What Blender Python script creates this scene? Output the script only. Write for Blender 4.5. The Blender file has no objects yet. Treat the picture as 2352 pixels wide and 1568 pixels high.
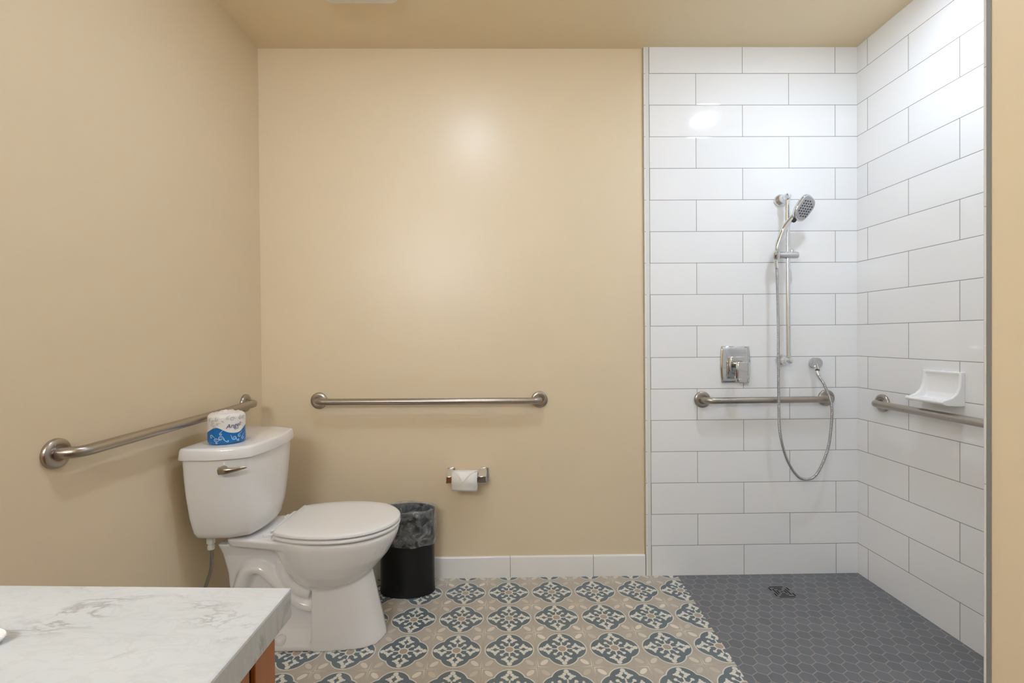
import bpy, bmesh, math, random
from mathutils import Vector, Matrix, noise
PI = math.pi
V = Vector
scene = bpy.context.scene
COL = scene.collection

# ------------------------------------------------------------------ colour helpers
def lin(c):
    c /= 255.0
    return c / 12.92 if c <= .04045 else ((c + .055) / 1.055) ** 2.4
def rgb(r, g, b): return (lin(r), lin(g), lin(b), 1.0)

# ------------------------------------------------------------------ node expression helper
class X:
    """a scalar socket with arithmetic"""
    def __init__(s, nt, v): s.nt, s.v = nt, v
    def _m(s, op, *a, clamp=False):
        n = s.nt.nodes.new('ShaderNodeMath'); n.operation = op; n.use_clamp = clamp
        for i, q in enumerate((s,) + a):
            q = q.v if isinstance(q, X) else q
            if isinstance(q, (int, float)): n.inputs[i].default_value = q
            else: s.nt.links.new(q, n.inputs[i])
        return X(s.nt, n.outputs[0])
    def __add__(s, o): return s._m('ADD', o)
    def __radd__(s, o): return s._m('ADD', o)
    def __sub__(s, o): return s._m('SUBTRACT', o)
    def __rsub__(s, o): return X(s.nt, float(o))._m('SUBTRACT', s)
    def __mul__(s, o): return s._m('MULTIPLY', o)
    def __rmul__(s, o): return s._m('MULTIPLY', o)
    def __truediv__(s, o): return s._m('DIVIDE', o)
    def abs(s): return s._m('ABSOLUTE')
    def min(s, o): return s._m('MINIMUM', o)
    def max(s, o): return s._m('MAXIMUM', o)
    def sqrt(s): return s._m('SQRT')
    def fmod(s, o): return s._m('FLOORED_MODULO', o)
    def floor(s): return s._m('FLOOR')
    def step(s, w=.004):                      # 1 inside (negative distance), 0 outside, soft over w
        return s._m('MULTIPLY', -1.0 / w)._m('ADD', .5, clamp=True)
    def inv(s): return 1.0 - s

class Mat:
    def __init__(s, name, rough=.5, metal=0.0, color=(.8, .8, .8, 1), **kw):
        m = s.m = bpy.data.materials.new(name); m.use_nodes = True
        s.nt = m.node_tree; s.b = s.nt.nodes['Principled BSDF']
        s.b.inputs['Base Color'].default_value = color
        s.b.inputs['Roughness'].default_value = rough
        s.b.inputs['Metallic'].default_value = metal
        for k, v in kw.items(): s.b.inputs[k.replace('_', ' ')].default_value = v
        m.diffuse_color = color
    def node(s, t, **kw):
        n = s.nt.nodes.new(t)
        for k, v in kw.items(): setattr(n, k, v)
        return n
    def coord(s):
        n = s.node('ShaderNodeTexCoord'); return n.outputs['Object']
    def xyz(s, vec=None):
        n = s.node('ShaderNodeSeparateXYZ'); s.nt.links.new(vec or s.coord(), n.inputs[0])
        return [X(s.nt, o) for o in n.outputs]
    def comb(s, a, b, c=0.0):
        n = s.node('ShaderNodeCombineXYZ')
        for i, q in enumerate((a, b, c)):
            q = q.v if isinstance(q, X) else q
            if isinstance(q, (int, float)): n.inputs[i].default_value = q
            else: s.nt.links.new(q, n.inputs[i])
        return n.outputs[0]
    def noise(s, scale, detail=2, rough=.5, vec=None, dist=0.0):
        n = s.node('ShaderNodeTexNoise'); n.inputs['Scale'].default_value = scale
        n.inputs['Detail'].default_value = detail; n.inputs['Roughness'].default_value = rough
        n.inputs['Distortion'].default_value = dist
        s.nt.links.new(vec or s.coord(), n.inputs['Vector'])
        return X(s.nt, n.outputs['Fac'])
    def white(s, vec):
        n = s.node('ShaderNodeTexWhiteNoise', noise_dimensions='3D'); s.nt.links.new(vec, n.inputs['Vector'])
        return X(s.nt, n.outputs['Value'])
    def mix(s, fac, a, b):
        n = s.node('ShaderNodeMix', data_type='RGBA')
        for i, q in ((0, fac), (6, a), (7, b)):
            q = q.v if isinstance(q, X) else q
            if isinstance(q, (int, float)) : n.inputs[i].default_value = q
            elif isinstance(q, tuple): n.inputs[i].default_value = q
            else: s.nt.links.new(q, n.inputs[i])
        return n.outputs[2]
    def color(s, q): s.nt.links.new(q, s.b.inputs['Base Color'])
    def set(s, name, q): s.nt.links.new(q.v if isinstance(q, X) else q, s.b.inputs[name])
    def bump(s, h, strength=.2, dist=.001):
        n = s.node('ShaderNodeBump'); n.inputs['Strength'].default_value = strength; n.inputs['Distance'].default_value = dist
        s.nt.links.new(h.v if isinstance(h, X) else h, n.inputs['Height'])
        s.nt.links.new(n.outputs[0], s.b.inputs['Normal'])
        return n

# ------------------------------------------------------------------ geometry helpers
def add_box(bm, x0, x1, y0, y1, z0, z1):
    vs = [bm.verts.new(p) for p in ((x0,y0,z0),(x1,y0,z0),(x1,y1,z0),(x0,y1,z0),(x0,y0,z1),(x1,y0,z1),(x1,y1,z1),(x0,y1,z1))]
    for f in ((0,3,2,1),(4,5,6,7),(0,1,5,4),(1,2,6,5),(2,3,7,6),(3,0,4,7)): bm.faces.new([vs[i] for i in f])
    return vs
def add_loft(bm, rings, caps=True, closed=True):
    """rings: list of lists of points, same length"""
    R = [[bm.verts.new(p) for p in r] for r in rings]
    n = len(R[0])
    for a, b in zip(R, R[1:]):
        for i in range(n if closed else n - 1):
            j = (i + 1) % n
            bm.faces.new((a[i], a[j], b[j], b[i]))
    if caps:
        bm.faces.new(list(reversed(R[0]))); bm.faces.new(R[-1])
    return R
def frame_of(t):
    t = t.normalized(); a = V((0,0,1)) if abs(t.z) < .9 else V((1,0,0))
    u = t.cross(a).normalized(); return u, t.cross(u).normalized()
def add_tube(bm, pts, r, seg=20, caps=True, rfun=None):
    pts = [V(p) for p in pts]; rings = []; u = None
    for i, p in enumerate(pts):
        t = (pts[min(i+1, len(pts)-1)] - pts[max(i-1, 0)]).normalized()
        if u is None: u, w = frame_of(t)
        else:
            u = (u - t * u.dot(t)).normalized(); w = t.cross(u)
        rr = rfun(i) if rfun else (r[i] if isinstance(r, (list, tuple)) else r)
        rings.append([p + u * math.cos(2*PI*k/seg) * rr + w * math.sin(2*PI*k/seg) * rr for k in range(seg)])
    add_loft(bm, rings, caps)
def add_lathe(bm, prof, M=None, seg=32):
    """prof: (radius, height) along local z, M places it"""
    M = M or Matrix.Identity(4); rings = []
    for r, h in prof:
        rings.append([M @ V((max(r, 1e-5) * math.cos(2*PI*k/seg), max(r, 1e-5) * math.sin(2*PI*k/seg), h)) for k in range(seg)])
    add_loft(bm, rings, True)
def axis_mat(p, d, up=None):
    d = V(d).normalized()
    if up is None: u, w = frame_of(d)
    else:
        w = V(up); w = (w - d * w.dot(d)).normalized(); u = w.cross(d)
    M = Matrix((u, w, d)).transposed().to_4x4(); M.translation = V(p); return M
def catmull(pts, n=8, closed=False):
    pts = [V(p) for p in pts]; out = []; N = len(pts)
    rng = range(N if closed else N - 1)
    for i in rng:
        g = lambda k: pts[k % N] if closed else pts[max(0, min(N-1, k))]
        p0, p1, p2, p3 = g(i-1), g(i), g(i+1), g(i+2)
        for k in range(n):
            t = k / n
            out.append(.5 * ((2*p1) + (p2-p0)*t + (2*p0-5*p1+4*p2-p3)*t*t + (3*p1-p0-3*p2+p3)*t*t*t))
    if not closed: out.append(pts[-1])
    return out
def arc(c, a, b, r, n=8):
    """points from c+a*r to c+b*r round centre c"""
    return [V(c) + V(a) * r * math.cos(PI/2*k/n) + V(b) * r * math.sin(PI/2*k/n) for k in range(n + 1)]

def obj(name, bm, mat, parent=None, smooth=True, angle=38, loc=None, bevel=0, seg=2):
    bmesh.ops.remove_doubles(bm, verts=bm.verts, dist=1e-6)
    bmesh.ops.recalc_face_normals(bm, faces=bm.faces)
    me = bpy.data.meshes.new(name)
    if smooth:
        ca = math.radians(angle)
        for f in bm.faces: f.smooth = True
        for e in bm.edges:
            if len(e.link_faces) == 2: e.smooth = e.calc_face_angle(0) < ca
    bm.to_mesh(me); bm.free()
    me.materials.append(mat.m if isinstance(mat, Mat) else mat)
    o = bpy.data.objects.new(name, me); COL.objects.link(o)
    if bevel:
        b = o.modifiers.new('bevel', 'BEVEL'); b.width = bevel; b.segments = seg; b.limit_method = 'ANGLE'
        b.angle_limit = math.radians(30); b.harden_normals = False
    if parent:
        o.parent = parent
        o.matrix_parent_inverse = Matrix.Translation(-parent.location)
    return o
def thing(name, label, cat, loc=(0,0,0), group=None):
    o = bpy.data.objects.new(name, None); COL.objects.link(o); o.location = loc; o.empty_display_size = .05
    o['label'] = label; o['category'] = cat
    if group: o['group'] = group
    return o
def tag(o, label, cat, group=None):
    o['label'] = label; o['category'] = cat
    if group: o['group'] = group
    return o
def struct(name, bm, mat, label=None, **kw):
    o = obj(name, bm, mat, **kw); o['kind'] = 'structure'
    if label: o['label'] = label
    return o
def BM(): return bmesh.new()

# ------------------------------------------------------------------ dimensions (metres; camera stands over x=0, y=0)
XL, XR = -1.198, 1.739        # left wall, tiled right wall
YP, YT = 2.3237, 2.3104       # painted back wall, tile face of the shower back wall
ZC = 2.598                    # ceiling
YB = -1.00                     # wall behind the camera
XS = .690                     # left end of the shower tiling
HC = 1.1803

# ------------------------------------------------------------------ materials
paint = Mat('warm_beige_paint', rough=.36, color=rgb(226, 209, 179))
paint.bump(paint.noise(260, 3) + paint.noise(7, 1) * .35, .10, .0006)
paint.b.inputs['Specular IOR Level'].default_value = .6

ceil_m = Mat('ceiling_paint', rough=.55, color=rgb(230, 211, 176)); ceil_m.bump(ceil_m.noise(260, 3), .08, .0005)

def wall_tile(name, axis, off_u, off_v):
    """white 6 x 18 inch tiles in running bond with thin grey joints; axis: 0 uses x, 1 uses y"""
    m = Mat(name, rough=.07, color=(.8, .8, .8, 1))
    c = m.xyz()
    W, H = .4594, .1547
    u = c[axis] - off_u; v = c[2] - off_v
    row = (v / H).floor(); fv = v.fmod(H)
    uu = u + (row.fmod(2.0)) * (W / 2)
    fu = uu.fmod(W)
    du = fu.min(W - fu); dv = fv.min(H - fv)
    d = du.min(dv) - .0013
    g = (d * -1.0).step(.0006)                 # 1 on tile, 0 on joint
    tid = m.comb((uu / W).floor(), row, 3.0)
    tone = m.white(tid)
    white = m.mix(tone, rgb(243, 243, 243), rgb(238, 239, 240))
    m.color(m.mix(g, rgb(142, 137, 130), white))
    m.set('Roughness', .75 - g * .68)
    pillow = (d / .006)._m('MINIMUM', 1.0)._m('MAXIMUM', 0.0)
    wav = m.noise(9, 1)
    m.bump(pillow + wav * .5 + tone * .2, .22, .0012)
    return m
tile_back = wall_tile('shower_back_tiles', 0, 1.1707, .1491 - .1547)
tile_right = wall_tile('shower_right_tiles', 1, YT - .0675 - .4594, .1491 - .1547)

glaze = Mat('white_glazed_trim', rough=.08, color=rgb(226, 226, 222))
grout = Mat('grey_grout', rough=.85, color=rgb(128, 124, 118))

# patterned cement-look floor tile
def patterned_floor():
    m = Mat('patterned_floor_tile', rough=.42)
    c = m.xyz()
    P = .2
    gx = c[0] - (.004 - P/2); gy = c[1] - (1.977 - P/2)
    lx = gx.fmod(P) / P - .5; ly = gy.fmod(P) / P - .5
    tid = m.comb((gx / P).floor(), (gy / P).floor(), 1.0)
    rnd = m.white(tid)
    ax, ay = lx.abs(), ly.abs()
    a, b = ax.max(ay), ax.min(ay)
    def circ(cx, cy, r): return ((a - cx)*(a - cx) + (b - cy)*(b - cy)).sqrt() - r
    q = circ(.177, 0, .271)
    rad = (a*a + b*b).sqrt()
    hub_in = rad - .074; hub = rad - .100
    stem = (b - .014).max(a - .20)
    club = ((a - b).abs() - .016).max(rad - .21)
    clubh = circ(.150, .142, .030)
    petal = circ(.392, 0, .047)
    side = circ(.268, .078, .046); tip = circ(.268, .135, .020)
    inner = circ(.215, .045, .030); outer = circ(.325, .042, .034)
    white = stem.min(club).min(clubh).min(petal).min(side).min(tip).min(inner).min(outer).min(hub)
    dia = (a - .268).abs() + b - .052
    white = white.max(dia * -1.0)
    # corner star
    ca, cb0 = .5 - ax, .5 - ay
    s = (ca + cb0) * .7071; t = (ca - cb0) * .7071
    e = ((s - .188)/.092)*((s - .188)/.092) + (t/.047)*(t/.047) - 1.0
    A, B = ca.max(cb0), ca.min(cb0)
    spike = (B - .032 + A * .105).max(A - .25).max(.007 - B)
    joint = B - .0028
    taupe = m.mix(m.noise(26, 3), rgb(172, 164, 151), rgb(188, 180, 167))
    slate = m.mix(m.noise(18, 4, .6), rgb(98, 109, 111), rgb(122, 133, 137))
    slate = m.mix(m.noise(5, 1), slate, rgb(96, 107, 116))
    cream = m.mix(m.noise(30, 2), rgb(216, 213, 201), rgb(226, 224, 214))
    petalc = m.mix(rnd, rgb(196, 187, 172), rgb(229, 221, 206))
    col = m.mix(spike.step(.008), taupe, m.mix(.75, taupe, petalc))
    col = m.mix(e.step(.12), col, petalc)
    col = m.mix(joint.step(.003), col, rgb(160, 151, 138))
    col = m.mix((q - .020).step(.006), col, cream)
    col = m.mix(q.step(.006), col, slate)
    col = m.mix(white.step(.008).v, col, m.mix(q.step(.006), col, cream))
    col = m.mix(hub_in.step(.006), col, rgb(176, 160, 143))
    m.color(col)
    m.bump(m.noise(60, 3) + joint.step(.004) * -1.0, .12, .0006)
    return m
floor_m = patterned_floor()

def hex_floor():
    m = Mat('grey_hexagon_mosaic', rough=.45)
    c = m.xyz(); S = .0532
    px, py = (c[0] - .847) / S, (c[1] - 2.296) / S
    h = math.sqrt(3)
    ax, ay = px.fmod(1.0) - .5, py.fmod(h) - h/2
    bx, by = (px - .5).fmod(1.0) - .5, (py - h/2).fmod(h) - h/2
    da, db = ax*ax + ay*ay, bx*bx + by*by
    sel = (da - db)._m('LESS_THAN', 0.0)          # 1: lattice a
    gx = ax * sel + bx * sel.inv(); gy = ay * sel + by * sel.inv()
    ix, iy = px - gx, py - gy
    agx, agy = gx.abs(), gy.abs()
    d = .5 - agx.max(agx * .5 + agy * .8660254)
    g = ((d - .030) * -1.0).step(.02)
    rnd = m.white(m.comb((ix * 2.0 + .25).floor(), (iy * 2.0 + .25).floor(), 5.0))
    base = m.mix(rnd, rgb(104, 105, 110), rgb(120, 121, 126))
    base = m.mix(m.noise(14, 3), base, rgb(104, 108, 114))
    m.color(m.mix(g, rgb(158, 152, 146), base))
    m.set('Roughness', .8 - g * .36)
    m.bump((d * 10.0)._m('MINIMUM', 1.0), .3, .0012)
    return m
hex_m = hex_floor()

base_m = Mat('white_baseboard_tile', rough=.12)
_c = base_m.xyz(); _f = (_c[0] - .0131).fmod(.410); _d = _f.min(.410 - _f) - .0012
_y = (_c[1] - 2.2).fmod(.410); _dy = _y.min(.410 - _y) - .0012
_geo = base_m.node('ShaderNodeNewGeometry'); _nx = base_m.xyz(_geo.outputs['True Normal'])[0].abs()
_use = _nx._m('GREATER_THAN', .5)
_dd = _d * _use.inv() + _dy * _use
base_m.color(base_m.mix((_dd * -1.0).step(.0006), rgb(130, 122, 114), rgb(232, 231, 228)))

def steel_brushed():
    m = Mat('brushed_stainless_steel', rough=.30, metal=1.0, color=rgb(178, 170, 160))
    m.b.inputs['Anisotropic'].default_value = .4
    m.set('Roughness', m.noise(40, 2) * .12 + .24)
    return m
steel = steel_brushed()
chrome = Mat('polished_chrome', rough=.05, metal=1.0, color=rgb(222, 224, 226))
chrome_soft = Mat('satin_chrome', rough=.16, metal=1.0, color=rgb(205, 206, 208))
nickel = Mat('brushed_nickel_lever', rough=.24, metal=1.0, color=rgb(172, 165, 150))
porcelain = Mat('white_vitreous_china', rough=.07, color=rgb(236, 236, 236))
porcelain.b.inputs['Coat Weight'].default_value = .3
seat_m = Mat('white_seat_plastic', rough=.22, color=rgb(234, 233, 232))
white_plastic = Mat('white_plastic', rough=.35, color=rgb(225, 224, 216))
paper = Mat('white_tissue_paper', rough=.95, color=rgb(240, 237, 232)); paper.bump(paper.noise(350, 3), .3, .0008)
black_steel = Mat('black_enamelled_steel', rough=.28, color=rgb(8, 8, 9))
black_in = Mat('black_drain_slot', rough=.7, color=rgb(14, 14, 15))
dark_rubber = Mat('dark_grey_rubber', rough=.6, color=rgb(62, 58, 58))
card = Mat('cardboard_core', rough=.9, color=rgb(170, 142, 108))

bag = Mat('clear_bin_liner', rough=.20, color=rgb(225, 228, 230))
bag.b.inputs['Transmission Weight'].default_value = 0.0
_tr = bag.node('ShaderNodeBsdfTransparent'); _tr.inputs[0].default_value = (.93, .94, .95, 1)
_mx = bag.node('ShaderNodeMixShader'); _nz = bag.noise(22, 4, .6, dist=1.5)
_fac = (_nz - .42) * 1.1 + .06
bag.nt.links.new(_fac._m('MAXIMUM', .05)._m('MINIMUM', .42).v, _mx.inputs[0])
bag.nt.links.new(_tr.outputs[0], _mx.inputs[1]); bag.nt.links.new(bag.b.outputs[0], _mx.inputs[2])
bag.nt.links.new(_mx.outputs[0], bag.nt.nodes['Material Output'].inputs[0])
bag.bump(bag.noise(45, 3, dist=2.0), .6, .003)

def marble():
    m = Mat('white_veined_marble_laminate', rough=.28)
    co = m.coord()
    mp = m.node('ShaderNodeMapping'); mp.inputs['Rotation'].default_value = (0, 0, math.radians(-38)); mp.inputs['Scale'].default_value = (1.0, 2.6, 1.0)
    m.nt.links.new(co, mp.inputs[0])
    n1 = m.noise(6.5, 6, .62, mp.outputs[0], .9)
    v1 = ((n1 - .5).abs() / .035)._m('MINIMUM', 1.0)
    n2 = m.noise(15, 5, .62, mp.outputs[0], 1.0)
    v2 = ((n2 - .5).abs() / .05)._m('MINIMUM', 1.0)
    msk = ((m.noise(9, 2, .5, co) - .50) * 7.0)._m('MAXIMUM', 0.0)._m('MINIMUM', 1.0)
    cloud = m.noise(5, 5, .6, mp.outputs[0])
    base = m.mix(cloud, rgb(190, 195, 199), rgb(213, 218, 222))
    c = m.mix(v1.inv() * msk * .85, base, rgb(150, 151, 152))
    c = m.mix(v2.inv() * .20, c, rgb(170, 171, 171))
    m.color(c)
    return m
marble_m = marble()

def wood():
    m = Mat('orange_brown_maple', rough=.32)
    co = m.coord(); mp = m.node('ShaderNodeMapping'); mp.inputs['Scale'].default_value = (14, 14, 1.6)
    m.nt.links.new(co, mp.inputs[0])
    n = m.noise(3.0, 5, .6, mp.outputs[0], .6)
    m.color(m.mix(n, rgb(150, 88, 40), rgb(182, 116, 62)))
    return m
wood_m = wood()
recess_shade = Mat('recess_shade_brown', rough=.6, color=rgb(38, 22, 12))  # brown with the shade of the cabinet recesses put into the colour

def lamp_mat(name, col, strength):
    m = bpy.data.materials.new(name); m.use_nodes = True; nt = m.node_tree
    b = nt.nodes['Principled BSDF']; b.inputs['Base Color'].default_value = (.9, .9, .9, 1)
    b.inputs['Emission Color'].default_value = col; b.inputs['Emission Strength'].default_value = strength
    return m

# ------------------------------------------------------------------ room shell
bm = BM()
add_box(bm, XL - .12, XL, YB - .12, YP + .12, -.05, ZC + .02)
struct('wall_left', bm, paint)
bm = BM(); add_box(bm, XL, XS - .006, YP, YP + .12, -.05, ZC + .02)
struct('wall_back', bm, paint)
bm = BM(); add_box(bm, XS - .004, XR + .13, YT, YP + .12, -.05, ZC + .02)
struct('wall_back_shower', bm, tile_back)
bm = BM(); add_box(bm, XR, XR + .12, .752, YT - .0005, -.05, ZC + .02)
struct('wall_right', bm, tile_right)
bm = BM(); add_box(bm, XR, XR + .12, YB - .12, .751, -.05, ZC + .02)
struct('wall_right_front', bm, paint)
bm = BM(); add_box(bm, XL, XR, YB - .12, YB, -.05, ZC + .02)
struct('wall_front', bm, paint)
# short partition that closes the shower on the camera side
bm = BM(); add_box(bm, .775, XR, .62, .742, 0, ZC)
struct('wall_partition', bm, paint)
bm = BM(); add_box(bm, .790, XR, .744, .754, 0, ZC)
struct('wall_partition_tiles', bm, tile_back)
bm = BM(); add_box(bm, XL - .12, XR + .12, YB - .12, YP + .12, ZC, ZC + .1)
struct('ceiling', bm, ceil_m)
bm = BM()                                             # patterned tile, cut on a slight slant along the shower
def slab(bm, pts, z0, z1):
    a = [bm.verts.new((x, y, z0)) for x, y in pts]; b = [bm.verts.new((x, y, z1)) for x, y in pts]
    n = len(pts)
    for i in range(n): bm.faces.new((a[i], a[(i+1) % n], b[(i+1) % n], b[i]))
    bm.faces.new(list(reversed(a))); bm.faces.new(b)
XB0, XB1 = .8385, .787
slab(bm, [(XL - .05, YB - .05), (XB1, YB - .05), (XB1, .70), (XB0, YT), (XB0, YP + .03), (XL - .05, YP + .03)], -.06, 0)
struct('floor', bm, floor_m, smooth=False)
bm = BM()
slab(bm, [(XB1 + .003, YB - .05), (XR + .03, YB - .05), (XR + .03, YT + .02), (XB0 + .003, YT + .02), (XB0 + .003, YT), (XB1 + .003, .70)], -.06, 0)
struct('floor_shower', bm, hex_m, smooth=False)
bm = BM()
slab(bm, [(XB1, .70), (XB1 + .003, .70), (XB0 + .003, YT), (XB0, YT)], -.03, .0004)
struct('trim_4', bm, grout, smooth=False)

# baseboards: tiles with a rounded top
def baseboard(name, p0, p1, inward, h=.103, t=.011):
    bm = BM(); p0, p1, n = V(p0), V(p1), V(inward)
    prof = [(0, 0), (t, 0), (t, h - .007), (t - .0015, h - .0025), (t - .005, h), (0, h)]
    rings = [[p + n * a + V((0, 0, b)) for a, b in prof] for p in (p0, p1)]
    add_loft(bm, rings); return struct(name, bm, base_m)
baseboard('baseboard_back', (XL, YP, 0), (.681, YP, 0), (0, -1, 0))
baseboard('baseboard_left', (XL, .66, 0), (XL, YP - .011, 0), (1, 0, 0))
bm = BM(); add_box(bm, .681, .6845, YP - .006, YP, 0, .103); struct('trim_3', bm, grout)
bm = BM(); add_box(bm, .681, .6852, YP - .005, YP + .001, .103, ZC); struct('trim_5', bm, Mat('beige_shadow_line', rough=.6, color=rgb(176, 160, 134)))  # filler strip; its darker beige paints a thin shadow line beside the tiling

# bullnose strip up the left edge of the shower tiling
def bullnose(name, x0, x1, y_face, depth, joints, facing=1):
    """vertical strip; rounded towards x0"""
    bm = BM(); zs = [0] + joints + [ZC]
    for z0, z1 in zip(zs, zs[1:]):
        a, b = z0 + .0008, z1 - .0008
        r = min(depth, .009)
        prof = [(x1, y_face + depth), (x1, y_face)] + [(x0 + r - r * math.sin(PI/2*k/6), y_face + r - r * math.cos(PI/2*k/6)) for k in range(7)] + [(x0, y_face + depth)]
        if facing < 0: prof = [(x, 2 * y_face - y) for x, y in prof]
        add_loft(bm, [[V((x, y, z)) for x, y in prof] for z in (a, b)])
    return struct(name, bm, glaze)
js = [2.3946 - .2180 * k for k in range(11)]; js = sorted(z for z in js if z > .03)
bullnose('trim_1', .6845, .7095, YT - .0004, .014, js)
bm = BM(); add_box(bm, .7093, .7112, YT - .0006, YT + .002, 0, ZC); struct('trim_6', bm, grout)
js2 = [1.6088 + .2235 * k for k in range(-7, 5)]; js2 = sorted(z for z in js2 if .03 < z < ZC - .02)
bullnose('trim_2', .7725, .790, .757, .008, js2, facing=-1)
bm = BM(); add_box(bm, .7735, .789, .742, .7490, 0, ZC); struct('trim_7', bm, Mat('grey_metal_edge_trim', rough=.45, metal=.2, color=rgb(140, 139, 138)))

# ------------------------------------------------------------------ grab bars
def grab_bar(name, label, p0, p1, n):
    """p0, p1: flange centres on the wall, n: wall normal"""
    p0, p1, n = V(p0), V(p1), V(n)
    t = thing(name, label, 'grab bar', (p0 + p1) / 2, 'stainless steel grab bars on the walls')
    d = (p1 - p0).normalized(); R = .040; off = .057; r = .0158
    c0 = p0 + n * (off - R) + d * R; c1 = p1 + n * (off - R) - d * R
    pts = [p0 + n * .004] + arc(c0, -d, n, R, 9) + arc(c1, n, d, R, 9) + [p1 + n * .004]
    bm = BM(); add_tube(bm, pts, r, 24); obj('bar', bm, steel, t)
    for p in (p0, p1):
        bm = BM(); M = axis_mat(p, n)
        add_lathe(bm, [(.0395, .0003), (.0405, .004), (.0395, .0095), (.037, .012), (.030, .0135), (.021, .0145), (.0185, .013), (.0160, .0125)], M, 40)
        obj('flange', bm, steel, t, angle=50)
    return t
grab_bar('grab_bar', 'long horizontal brushed steel grab bar on beige back wall above the paper holder', (-.9176, YP, .880), (.163, YP, .8760), (0, -1, 0))
grab_bar('grab_bar', 'brushed steel grab bar on the left wall behind toilet tank', (XL, 1.2618, .8836), (XL, 2.1715, .8919), (1, 0, 0))
grab_bar('grab_bar', 'short brushed steel grab bar below the shower valve, crossed by the hose', (.9639, YT, .8694), (1.5791, YT, .8722), (0, -1, 0))
grab_bar('grab_bar', 'brushed steel grab bar on right tiled wall under white soap dish', (XR, 2.1502, .8669), (XR, 1.236, .8650), (-1, 0, 0))

# ------------------------------------------------------------------ toilet
YC = 1.887
TO = thing('toilet', 'white two-piece toilet with closed lid beside the left wall', 'toilet', (-.8, YC, 0))
def sym(half):                      # half outline (x, dy) front->back or back->front; mirrored into a closed loop
    a = [(x, -y) for x, y in half]; b = [(x, y) for x, y in reversed(half)]
    return a + b
def rounded(poly, r, n=5):
    """round the corners of a convex closed polygon by radius list r"""
    out = []; N = len(poly)
    for i in range(N):
        p, a, b = V(poly[i]).to_2d(), V(poly[i-1]).to_2d(), V(poly[(i+1) % N]).to_2d()
        rr = r[i] if isinstance(r, list) else r
        da, db = (a - p), (b - p); k = min(rr, da.length * .48, db.length * .48)
        s, e = p + da.normalized() * k, p + db.normalized() * k
        for j in range(n + 1):
            t = j / n; out.append((1-t)**2 * s + 2*t*(1-t) * p + t*t * e)
    return out
def tank_plan(back, sx, half, front, crease, bow):
    pts = [(back, half * .985), (sx, half), (front - .030, half - (half - crease) * .55), (front, crease), (front + bow, crease * .4)]
    rr = [.022, .05, .03, .012, .12]
    poly = sym(pts); rad = rr + rr[::-1]
    return rounded(poly, rad, 5)
def ring(plan, z, yc=YC, inset=0.0):
    c = V((sum(p[0] for p in plan) / len(plan), 0))
    out = []
    for p in plan:
        x, y = p[0], p[1]
        if inset:
            dx, dy = x - c[0], y; L = math.hypot(dx, dy); x -= dx / L * inset; y -= dy / L * inset
        out.append(V((x, yc + y, z)))
    return out
# body: tapers to the bottom
lv = [(.455, -1.150, -1.03, .150, -.962, .118, .020), (.475, -1.152, -1.03, .163, -.952, .127, .021), (.53, -1.156, -1.03, .178, -.945, .138, .021),
      (.62, -1.157, -1.03, .196, -.939, .150, .021), (.70, -1.157, -1.03, .207, -.935, .158, .021), (.762, -1.157, -1.03, .212, -.933, .162, .021)]
bm = BM(); rings = []
for i, (z, b, s, h, f, c, w) in enumerate(lv):
    pl = tank_plan(b, s, h, f, c, w)
    if i == 0:
        rings.append(ring(pl, z - .012, inset=.035)); rings.append(ring(pl, z - .006, inset=.012))
    rings.append(ring(pl, z))
add_loft(bm, rings); obj('tank', bm, porcelain, TO, angle=60)
bm = BM(); pl = tank_plan(-1.164, -1.03, .2235, -.924, .172, .022)
add_loft(bm, [ring(pl, .759, inset=.004), ring(pl, .757, inset=.001), ring(pl, .757 + .003), ring(pl, .788, inset=.0035), ring(pl, .794, inset=.006), ring(pl, .7965, inset=.010), ring(pl, .7975, inset=.020)])
obj('tank_lid', bm, porcelain, TO, angle=60)
# lever
L = bm = BM()
p0 = V((-1.003, YC - .218, .722))
add_lathe(bm, [(.013, -.016), (.014, 0), (.014, .006), (.010, .010), (.004, .012)], axis_mat(p0, (.12, -1, 0)), 24)
lv_p = catmull([p0 + V((-.004, -.012, .001)), p0 + V((.022, -.013, .001)), p0 + V((.048, -.004, .003)), p0 + V((.078, .016, .006))], 6)
rings = []
for i, p in enumerate(lv_p):
    k = i / (len(lv_p) - 1); hw = .0115 * (1 - k) ** .8 + .0025; th = .0055 * (1 - k) + .0025
    t = (lv_p[min(i+1, len(lv_p)-1)] - lv_p[max(i-1, 0)]).normalized(); s = V((0, 0, 1)); n = t.cross(s).normalized()
    rings.append([p + s * math.sin(a) * hw + n * math.cos(a) * th for a in [2*PI*j/14 for j in range(14)]])
add_loft(bm, rings); obj('flush_lever', bm, nickel, TO)['label'] = 'nickel flush lever'

# bowl, pedestal and trapway in one skin
def egg(xb, xf, b, z, yc=YC, n=36, wide=.46, pw=2.15):
    xm = xf + (xb - xf) * wide; out = []
    for k in range(n):
        a = 2*PI*k/n; c, s = math.cos(a), math.sin(a)
        ex = abs(c) ** (2/pw) * (1 if c > 0 else -1); ey = abs(s) ** (2/pw) * (1 if s > 0 else -1)
        x = xm + ex * ((xf - xm) if c > 0 else (xm - xb))
        out.append(V((x, yc + ey * b, z)))
    return out
bm = BM()
add_loft(bm, [egg(-.79, -.66, .045, .200), egg(-.82, -.605, .088, .222), egg(-.85, -.555, .122, .255), egg(-.875, -.510, .146, .295), egg(-.895, -.473, .164, .34), egg(-.915, -.449, .176, .385), egg(-.93, -.438, .182, .412), egg(-.93, -.436, .183, .428), egg(-.93, -.440, .180, .432)])
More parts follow.
